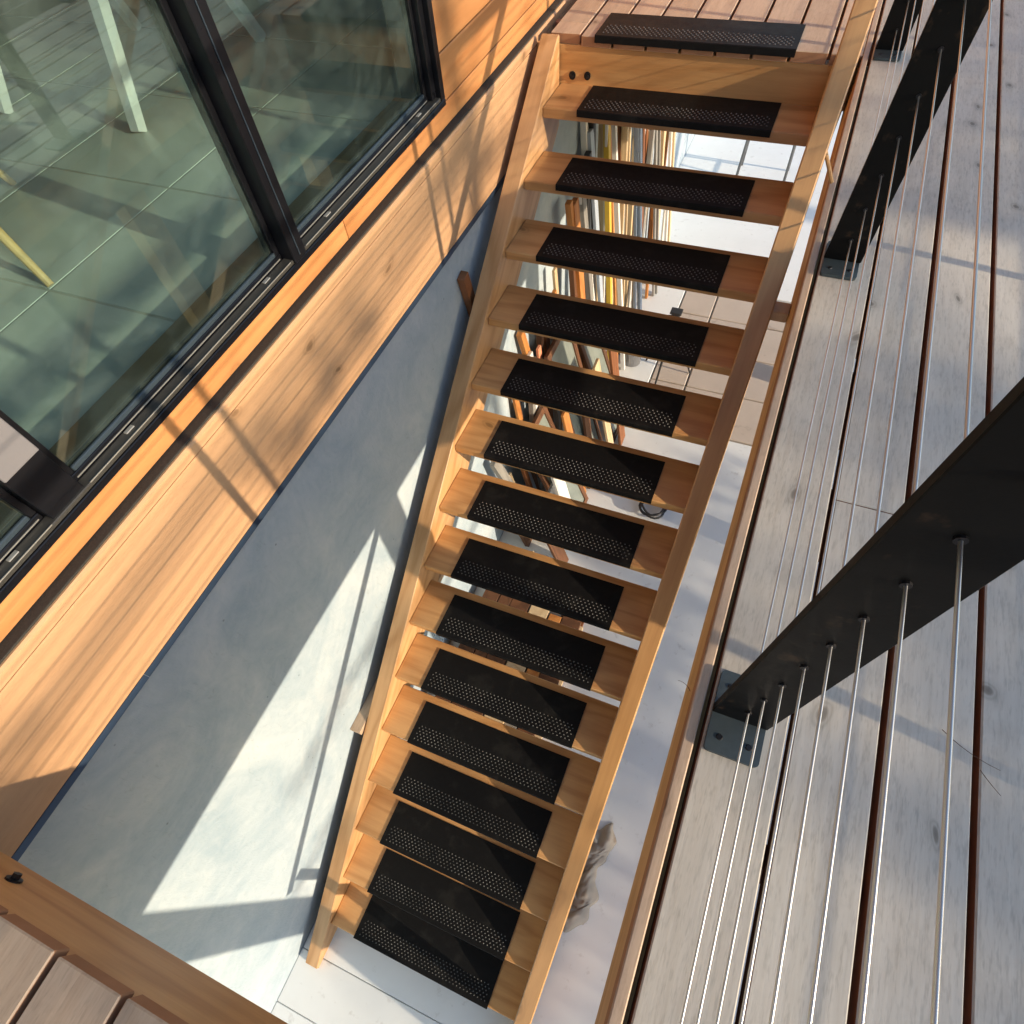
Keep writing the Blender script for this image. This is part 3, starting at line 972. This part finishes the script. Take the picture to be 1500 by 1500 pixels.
# folding metal trestle far under the deck
tr = empty("metal_trestle", (0.70, 4.72, ZF))
tag(tr, "grey folding metal trestle standing far under the deck", "trestle")
gm = plain("dull_grey_steel", (0.13, 0.135, 0.14), 0.4, 0.6)
for sx in (-0.28, 0.28):
    for sy in (-0.22, 0.22):
        bm = bmesh.new(); bm_cyl(bm, (sx, sy, 0.002), (sx * 0.9, sy * 0.12, 0.78), 0.016, 0.016, 8)
        o = mesh_obj("leg", bm, gm, None); o.parent = tr
    bm = bmesh.new(); bm_cyl(bm, (sx * 0.97, -0.15, 0.24), (sx * 0.97, 0.15, 0.24), 0.01, 0.01, 8)
    o = mesh_obj("brace", bm, gm, None); o.parent = tr
bm = bmesh.new(); bm_box(bm, -0.42, 0.42, -0.035, 0.035, 0.782, 0.83, 0.004)
o = mesh_obj("top_bar", bm, WM['pale pine'], None); o.parent = tr

# coil of black hose with a pink tag
hs_ = empty("hose_coil", (0.79, -0.55, ZF))
tag(hs_, "small coil of black hose with a pink tag under the stair", "hose")
bm = bmesh.new()
pts = []
for q in range(70):
    a = q * 0.27
    rr_ = 0.10 + 0.012 * math.sin(q * 0.7)
    pts.append((rr_ * math.cos(a), rr_ * math.sin(a), 0.011 + 0.0035 * q * 0.28))
bm_tube(bm, pts, 0.009, 7)
o = mesh_obj("hose", bm, WM['black'], None, (0, 0, 0), True); o.parent = hs_
bm = bmesh.new(); bm_box(bm, 0.06, 0.13, -0.02, 0.03, 0.082, 0.088, 0.001)
o = mesh_obj("tag", bm, plain("pink_tag", (0.7, 0.12, 0.22), 0.5), None); o.parent = hs_
o = box("paint_tray", 0.50, 0.84, -1.02, -0.78, ZF + 0.002, ZF + 0.03, WM['blue-grey'], None, 0.006)
tag(o, "shallow blue-grey tray on the slab under the stair", "tray")
bm = bmesh.new()
bm_cyl(bm, (0, 0, 0.0), (0, 0, 0.20), 0.085, 0.095, 20)
bm_cyl(bm, (0, 0, 0.2), (0, 0, 0.212), 0.10, 0.10, 20)
o = mesh_obj("paint_can", bm, plain("dull_tin", (0.3, 0.3, 0.31), 0.35, 0.8), None, (0.12, 1.12, ZF + 0.001))
tag(o, "dull grey lidded paint can on the slab by the leaning boards", "paint can")

# ------------------------------------------------------------------ inside the window
wl = wood("stool_wood", (0.62, 0.43, 0.20), (0.45, 0.28, 0.11), 'Z', 0.4, 0.2)
st = empty("wooden_stool", (-1.52, -2.34, IZ))
tag(st, "light wood stool with splayed legs behind the left window pane", "stool")
for (dx, dy) in ((0.40, -0.104), (-0.30, -0.20), (-0.25, 0.35)):
    bm = bmesh.new(); bm_cyl(bm, (dx, dy, 0.001), (dx * 0.35, dy * 0.35, 0.44), 0.013, 0.021, 10)
    o = mesh_obj("leg", bm, wl, None); o.parent = st
bm = bmesh.new(); bm_cyl(bm, (0, 0.04, 0.441), (0, 0.04, 0.475), 0.21, 0.22, 28)
o = mesh_obj("seat", bm, wl, None); o.parent = st
wt = empty("white_table", (-1.9, -1.1, IZ))
tag(wt, "white table on splayed square legs behind the glass", "table")
for (dx, dy) in ((0.386, -0.442), (-0.386, -0.442), (0.386, 0.442), (-0.386, 0.442)):
    bm = bmesh.new(); bm_cyl(bm, (dx, dy, 0.004), (dx * 0.78, dy * 0.25, 0.70), 0.030, 0.036, 4)
    o = mesh_obj("leg", bm, MT['white_paint'], None); o.parent = wt
bm = bmesh.new(); bm_box(bm, -0.44, 0.44, -0.50, 0.50, 0.701, 0.735, 0.004)
o = mesh_obj("table_top", bm, MT['white_paint'], None); o.parent = wt

# ------------------------------------------------------------------ litter on the deck
def twig(x, y, L, a, curve, label):
    bm = bmesh.new()
    pts = []
    for s in range(7):
        u = s / 6
        aa = a + curve * u
        pts.append((math.cos(aa) * L * u, math.sin(aa) * L * u, 0.0012 + 0.002 * math.sin(u * 3)))
    bm_tube(bm, pts, [0.0007 * (1 - 0.5 * s / 6) for s in range(7)], 5)
    o = mesh_obj("twig", bm, WM['dark brown'], None, (x, y, 0.001))
    tag(o, label, "twig", "twigs lying on the deck")
twig(1.523, -2.93, 0.10, -0.7, 0.3, "thin curved twig on the deck board near the right edge")
twig(1.585, -2.98, 0.045, -1.0, 0.2, "short twig just beyond the curved twig on the deck")
twig(1.095, -3.02, 0.03, 2.2, 0.5, "tiny twig by the edge of the stair opening")

# ================================================================== TREES that shade the deck
def leaf_mat():
    m, t, bs = new_mat("conifer_needles")
    oi = N(t, "ShaderNodeObjectInfo")
    n = noise(t, coords(t, (1, 1, 1)), 3.0, 3.0)
    c = ramp(t, n, [(0.3, (0.02, 0.045, 0.012)), (0.7, (0.06, 0.10, 0.03))])
    t.links.new(c, bs.inputs["Base Color"])
    bs.inputs["Roughness"].default_value = 0.7
    return m
LEAF = leaf_mat()
BARK = plain("pine_bark", (0.12, 0.075, 0.05), 0.9, 0, 0.2, 0.4, 8.0, 0.8)
def spray(bm, p, r, nq, rr, flat=0.55):
    for _ in range(nq):
        q = Vector((rr.gauss(0, r), rr.gauss(0, r), rr.gauss(0, r * flat)))
        c = p + q
        d = Vector((rr.uniform(-1, 1), rr.uniform(-1, 1), rr.uniform(-0.7, 0.4))).normalized()
        u = d.cross(Vector((rr.uniform(-1, 1), rr.uniform(-1, 1), rr.uniform(-1, 1)))).normalized()
        L, W = rr.uniform(0.07, 0.15), rr.uniform(0.012, 0.03)
        a, b = d * L / 2, u * W
        bm.faces.new([bm.verts.new(c - a), bm.verts.new(c + b), bm.verts.new(c + a), bm.verts.new(c - b)])
def pine(x, y, h, r, label, seed, zmin, custom=(), nl=34, avoid=None):
    rr = random.Random(seed)
    z0 = ZF + 0.7
    root = empty("pine_tree", (x, y, z0))
    tag(root, label, "tree", "pine trees east of the deck")
    bt, bl = bmesh.new(), bmesh.new()
    pts, rad = [], []
    for s in range(15):
        u = s / 14
        pts.append((0.05 * math.sin(3 * u + seed), 0.05 * math.sin(2.3 * u + 2 * seed), h * u))
        rad.append(r * (1 - 0.85 * u) + 0.01)
    bm_tube(bt, pts, rad, 10)
    for k in range(nl):
        zz = zmin + (h - zmin) * (k / nl)
        a = k * 2.399 + rr.uniform(-0.4, 0.4)
        L = (0.55 + 0.30 * (h - zz)) * rr.uniform(0.6, 1.0)
        L = min(L, 2.3)
        d = Vector((math.cos(a), math.sin(a), -0.12))
        limb = [Vector((0, 0, zz)) + d * (L * s / 5) + Vector((0, 0, -0.05 * s * s / 5)) for s in range(6)]
        bm_tube(bt, limb, [0.03 * (1 - s / 6.5) for s in range(6)], 5)
        for s in range(2, 6):
            spray(bl, limb[s], 0.16 + 0.03 * (5 - s), 34, rr)
    for (ya, yb, za, thick, nq) in custom:          # level boughs added where they shade wall, deck and slab
        A = Vector((0, ya - y, za - z0)); B = Vector((rr.uniform(-0.2, 0.2), yb - y, za - z0 - 0.05))
        C0 = Vector((0, 0, za - z0 + 0.15))
        P = [C0 + (A - C0) * (s / 4) for s in range(4)] + [A + (B - A) * (s / 9) for s in range(10)]
        bm_tube(bt, P, [0.035 * (1 - s / 20) for s in range(len(P))], 5)
        steps = max(3, int(abs(yb - ya) / 0.14))
        for s in range(steps + 1):
            spray(bl, A + (B - A) * (s / steps) + Vector((0, 0, rr.uniform(-0.3, 0.3) * thick)), thick, nq, rr, 0.75)
    mesh_obj("trunk", bt, BARK, root, (x, y, z0), True)
    mesh_obj("crown", bl, LEAF, root, (x, y, z0))
TD = 14.0
oy, oz = -0.147 * (TD + 0.285), 0.287 * (TD + 0.285)      # offset from a point on the house wall to the tree line
def bough(yw0, yw1, zw, thick, nq): return (yw0 + oy, yw1 + oy, zw + oz, thick, nq)
pine(TD, -1.06 + oy, 11.0, 0.10, "slender pine tree standing east of the deck", 3, 6.9,
     [bough(-1.75, -4.2, -0.53, 0.065, 42), bough(-0.98, 1.2, -0.50, 0.075, 42), bough(-2.02, -2.62, -0.26, 0.075, 30), bough(-0.85, -0.3, -0.25, 0.09, 14), bough(-3.75, -4.6, -0.2, 0.1, 24), bough(-2.75, -3.55, -1.62, 0.10, 7), bough(-3.3, -4.1, -2.3, 0.12, 6), bough(-4.6, 0.4, -3.24, 0.12, 26), bough(-4.4, 0.2, -3.42, 0.10, 22)])
pine(TD + 4.5, 1.6, 13.0, 0.2, "tall thick pine tree farther east beyond the deck", 8, 6.5, nl=44)
pine(TD + 2.0, -9.8, 12.0, 0.17, "pine tree to the south-east of the deck", 12, 5.0, nl=40)
